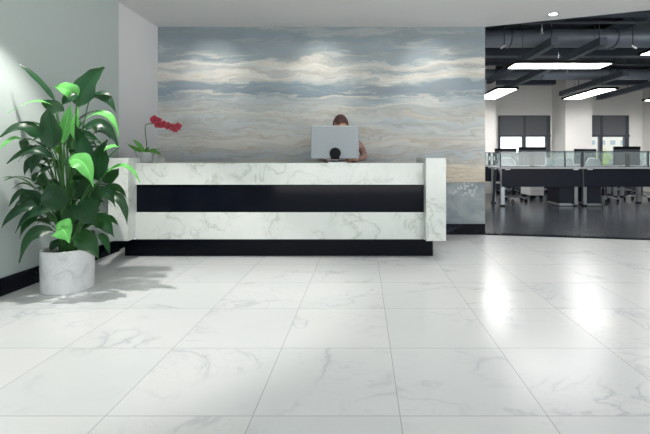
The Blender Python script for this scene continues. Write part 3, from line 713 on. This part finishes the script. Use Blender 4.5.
# (base x,y,D) (mid x,y or None) (tip x,y,D) width px, normal, lamplight painted in
CAM = (0.1, -1, .25); UP = (.1, -.45, 1); 
LV = [
 ((55,101,3.0), (36,74), (17,63,2.9), 7, (.6,-.5,.9), 0),
 ((79,107,3.0), (84,84), (104,67,3.0), 24, (-.1,-1,.1), 0),
 ((89,101,3.05), (104,86), (116,113,3.05), 12, (.2,-.8,.9), 0),
 ((57,108,2.95), (38,93), (8,113,2.78), 7, (.1,-.3,1), 1),
 ((64,112,2.95), (52,106), (40,100,2.9), 12, CAM, 0),
 ((77,97,2.95), (68,88), (54,87,2.82), 16, (.1,-1,.4), 1),
 ((77,94,2.93), (70,96), (62,106,2.85), 13, (0,-1,.4), 0),
 ((54,148,2.8), (50,128), (48,107,2.78), 21, (.05,-1,.05), 0),
 ((63,143,2.9), (66,122), (71,104,2.9), 10, (.2,-.8,.5), 1),
 ((75,140,3.0), (74,122), (79,106,3.0), 7, (.2,-.8,.5), 1),
 ((44,139,2.9), (22,118), (0,137,2.72), 17, (.1,-.75,.8), 0),
 ((22,139,2.8), (10,136), (0,149,2.7), 8, (.1,-.5,1), 1),
 ((26,138,2.85), (24,145), (23,153,2.85), 8, CAM, 0),
 ((52,158,2.85), (30,140), (7,164,2.74), 11, (.1,-.8,.7), 0),
 ((46,153,2.85), (36,152), (31,176,2.8), 13, (-.2,-1,.5), 0),
 ((34,157,2.9), (28,160), (24,177,2.86), 7, CAM, 0),
 ((84,120,3.0), (112,100), (119,139,3.0), 9, (.5,-.5,.9), 1),
 ((83,128,2.95), (106,112), (119,149,2.95), 10, (.1,-.9,.6), 0),
 ((92,182,2.9), (86,150), (75,124,2.95), 15, (.1,-1,.2), 0),
 ((82,130,3.0), (90,137), (99,140,3.0), 6, CAM, 0),
 ((100,181,2.95), (95,158), (108,140,3.0), 21, (-.1,-1,.3), 0),
 ((119,147,2.95), (111,144), (104,151,2.9), 8, (0,-.6,1), 1),
 ((69,161,2.8), (86,153), (93,187,2.74), 17, (-.1,-.9,.75), 1),
 ((84,157,2.9), (75,156), (63,166,2.85), 10, (0,-1,.6), 0),
 ((100,180,2.95), (125,150), (140,183,2.9), 8, (.3,-.5,1), 1),
 ((102,180,3.0), (112,178), (119,168,3.05), 13, CAM, 0),
 ((41,210,2.85), (32,200), (21,188,2.82), 19, (.15,-1,.3), 0),
 ((26,190,2.8), (16,192), (9,207,2.76), 6, (.3,-.7,.7), 0),
 ((38,207,2.8), (18,202), (1,229,2.7), 11, (.1,-.9,.6), 0),
 ((52,211,2.8), (28,207), (15,233,2.72), 10, (0,-.9,.6), 0),
 ((42,212,2.8), (28,216), (19,239,2.72), 10, (-.1,-1,.3), 0),
 ((61,211,2.75), (56,196), (47,181,2.72), 23, (.05,-1,.1), 0),
 ((53,231,2.8), (28,226), (19,263,2.68), 14, (-.15,-1,.55), 0),
 ((56,229,2.78), (64,224), (69,243,2.7), 20, (0,-.9,.6), 1),
 ((84,200,2.82), (88,212), (95,226,2.76), 22, (0,-1,.4), 0),
 ((94,218,2.88), (104,218), (114,237,2.8), 14, (.1,-1,.4), 0),
 ((94,200,2.95), (108,182), (115,207,2.9), 11, CAM, 0),
 ((108,192,2.95), (126,196), (127,225,2.9), 8, (.6,-.9,.3), 0),
 ((102,191,3.0), (118,180), (127,199,2.95), 7, CAM, 0),
 ((74,237,2.8), (88,236), (99,259,2.74), 18, (0,-.9,.6), 0),
 ((98,235,2.95), (107,236), (110,256,2.9), 7, CAM, 0),
 ((102,220,2.95), (110,214), (119,226,2.9), 6, CAM, 0),
 ((65,224,2.82), (70,212), (84,206,2.8), 16, (.2,-1,.3), 0),
 ((88,140,3.05), (76,130), (66,150,3.05), 14, CAM, 0),
 ((100,205,3.0), (84,190), (78,172,3.0), 18, CAM, 0),
 ((46,186,3.0), (36,172), (33,182,2.95), 12, CAM, 0),
 ((60,240,3.0), (54,244), (50,252,2.95), 8, CAM, 0),
]
bmD = bmesh.new(); uD = bmD.loops.layers.uv.new('uv'); bmB = bmesh.new(); uB = bmB.loops.layers.uv.new('uv'); stems = bmesh.new()
def safe(v): return Vector((max(v.x, WL+.03), v.y, v.z))
def petiole(base):
    a = random.uniform(0, 6.28); r = random.uniform(.01, .05)
    s = PC + Vector((math.cos(a)*r, math.sin(a)*r, .262))
    m = Vector((s.x*.75+base.x*.25, s.y*.75+base.y*.25, s.z+(base.z-s.z)*.72))
    tube(stems, [bez(s, m, base, k/9) for k in range(10)], [.008-.0005*k for k in range(10)], 6)
for (b, m, t, w, nr, br) in LV:
    pb = safe(P(*b)); ptip = safe(P(*t)); dm = (b[2]+t[2])/2
    pm = safe(P(m[0], m[1], dm)) if m else (pb+ptip)/2
    if dm < 2.9: pm = pm  
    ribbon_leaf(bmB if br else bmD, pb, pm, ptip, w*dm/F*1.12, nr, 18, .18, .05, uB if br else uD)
    if b[2] > 2.7 and not (b[0] < 30): petiole(pb)
for i in range(85):
    a = random.uniform(0, 2*math.pi); z = random.uniform(.36, 1.22); rad = random.uniform(.05, .22)
    bx = PC + Vector((math.cos(a)*rad*.7, math.sin(a)*rad, z)); L = random.uniform(.13, .22)
    dv = Vector((math.cos(a)*.8, math.sin(a), random.uniform(-.1, .7)))
    tip = bx + dv*L; mid = bx + dv*L*.55 + Vector((0,0,.06)); tip.z -= .04
    ribbon_leaf(bmD, safe(bx), safe(mid), safe(tip), random.uniform(.05, .085), Vector((-dv.x*.3, -dv.y*.3-.3, 1)), 12, .2, .05, uD)
    if i % 2: petiole(bx)
for (nm, bm, mt_) in (('foliage', bmD, 'leaf'), ('painted_lit_foliage', bmB, 'leaf_lit')):
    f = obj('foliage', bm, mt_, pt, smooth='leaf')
    if mt_ == 'leaf_lit': f['label'] = 'leaves painted lighter green where the lamp lights them'
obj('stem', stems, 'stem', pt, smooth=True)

# material split of the body: neck skin, trousers by height
def body_colors():
    k = NT('clothed_body'); sp = k.n('ShaderNodeSeparateXYZ'); k.set(sp.inputs[0], k.coord())
    w = k.math('FRACT', k.math('MULTIPLY', k.math('ADD', sp.outputs[2], k.math('MULTIPLY', sp.outputs[0], .5)), 38))
    c = k.mix(k.math('LESS_THAN', w, .45), srgb(184,150,140), srgb(150,116,110))
    c = k.mix(k.math('LESS_THAN', sp.outputs[2], .60), c, srgb(40,42,52))
    c = k.mix(k.math('GREATER_THAN', sp.outputs[2], 1.175), c, srgb(205,158,132))
    k.set(k.b.inputs['Base Color'], c); k.b.inputs['Roughness'].default_value = .8; return k.m
body.data.materials[0] = body_colors()
while len(body.data.materials) > 1: body.data.materials.pop()
if 'group' in pch: del pch['group']

# ------------------------------------------------------------------ light, world, camera
w = bpy.data.worlds.new('sky_and_ground_glow'); sc.world = w; w.use_nodes = True
bg = w.node_tree.nodes['Background']; bg.inputs[1].default_value = 1.0
nt = w.node_tree; tc = nt.nodes.new('ShaderNodeTexCoord'); sx = nt.nodes.new('ShaderNodeSeparateXYZ'); nt.links.new(tc.outputs['Generated'], sx.inputs[0])
mr = nt.nodes.new('ShaderNodeMapRange'); mr.inputs[1].default_value = -.15; mr.inputs[2].default_value = .1; nt.links.new(sx.outputs[2], mr.inputs[0])
cr = nt.nodes.new('ShaderNodeValToRGB'); nt.links.new(mr.outputs[0], cr.inputs[0])
cr.color_ramp.elements[0].color = (6.6, 6.45, 6.2, 1); cr.color_ramp.elements[1].color = (1.35, 1.5, 1.62, 1); nt.links.new(cr.outputs[0], bg.inputs[0])  # lower half is an added glow, stronger than above, that lights the ceiling
cam = bpy.data.cameras.new('camera'); co = bpy.data.objects.new('camera', cam); COL.objects.link(co); sc.camera = co
co.location = (0, 0, CH); co.rotation_euler = (math.radians(90), 0, 0)
cam.sensor_width = 36; cam.lens = F/650*36; cam.shift_x = (325-PX)/650; cam.shift_y = -(217-PY)/650; cam.clip_start = .05; cam.clip_end = 300
sc.view_settings.view_transform = 'Standard'; sc.view_settings.look = 'None'; sc.view_settings.gamma = 1
sc.view_settings.exposure = -0.13
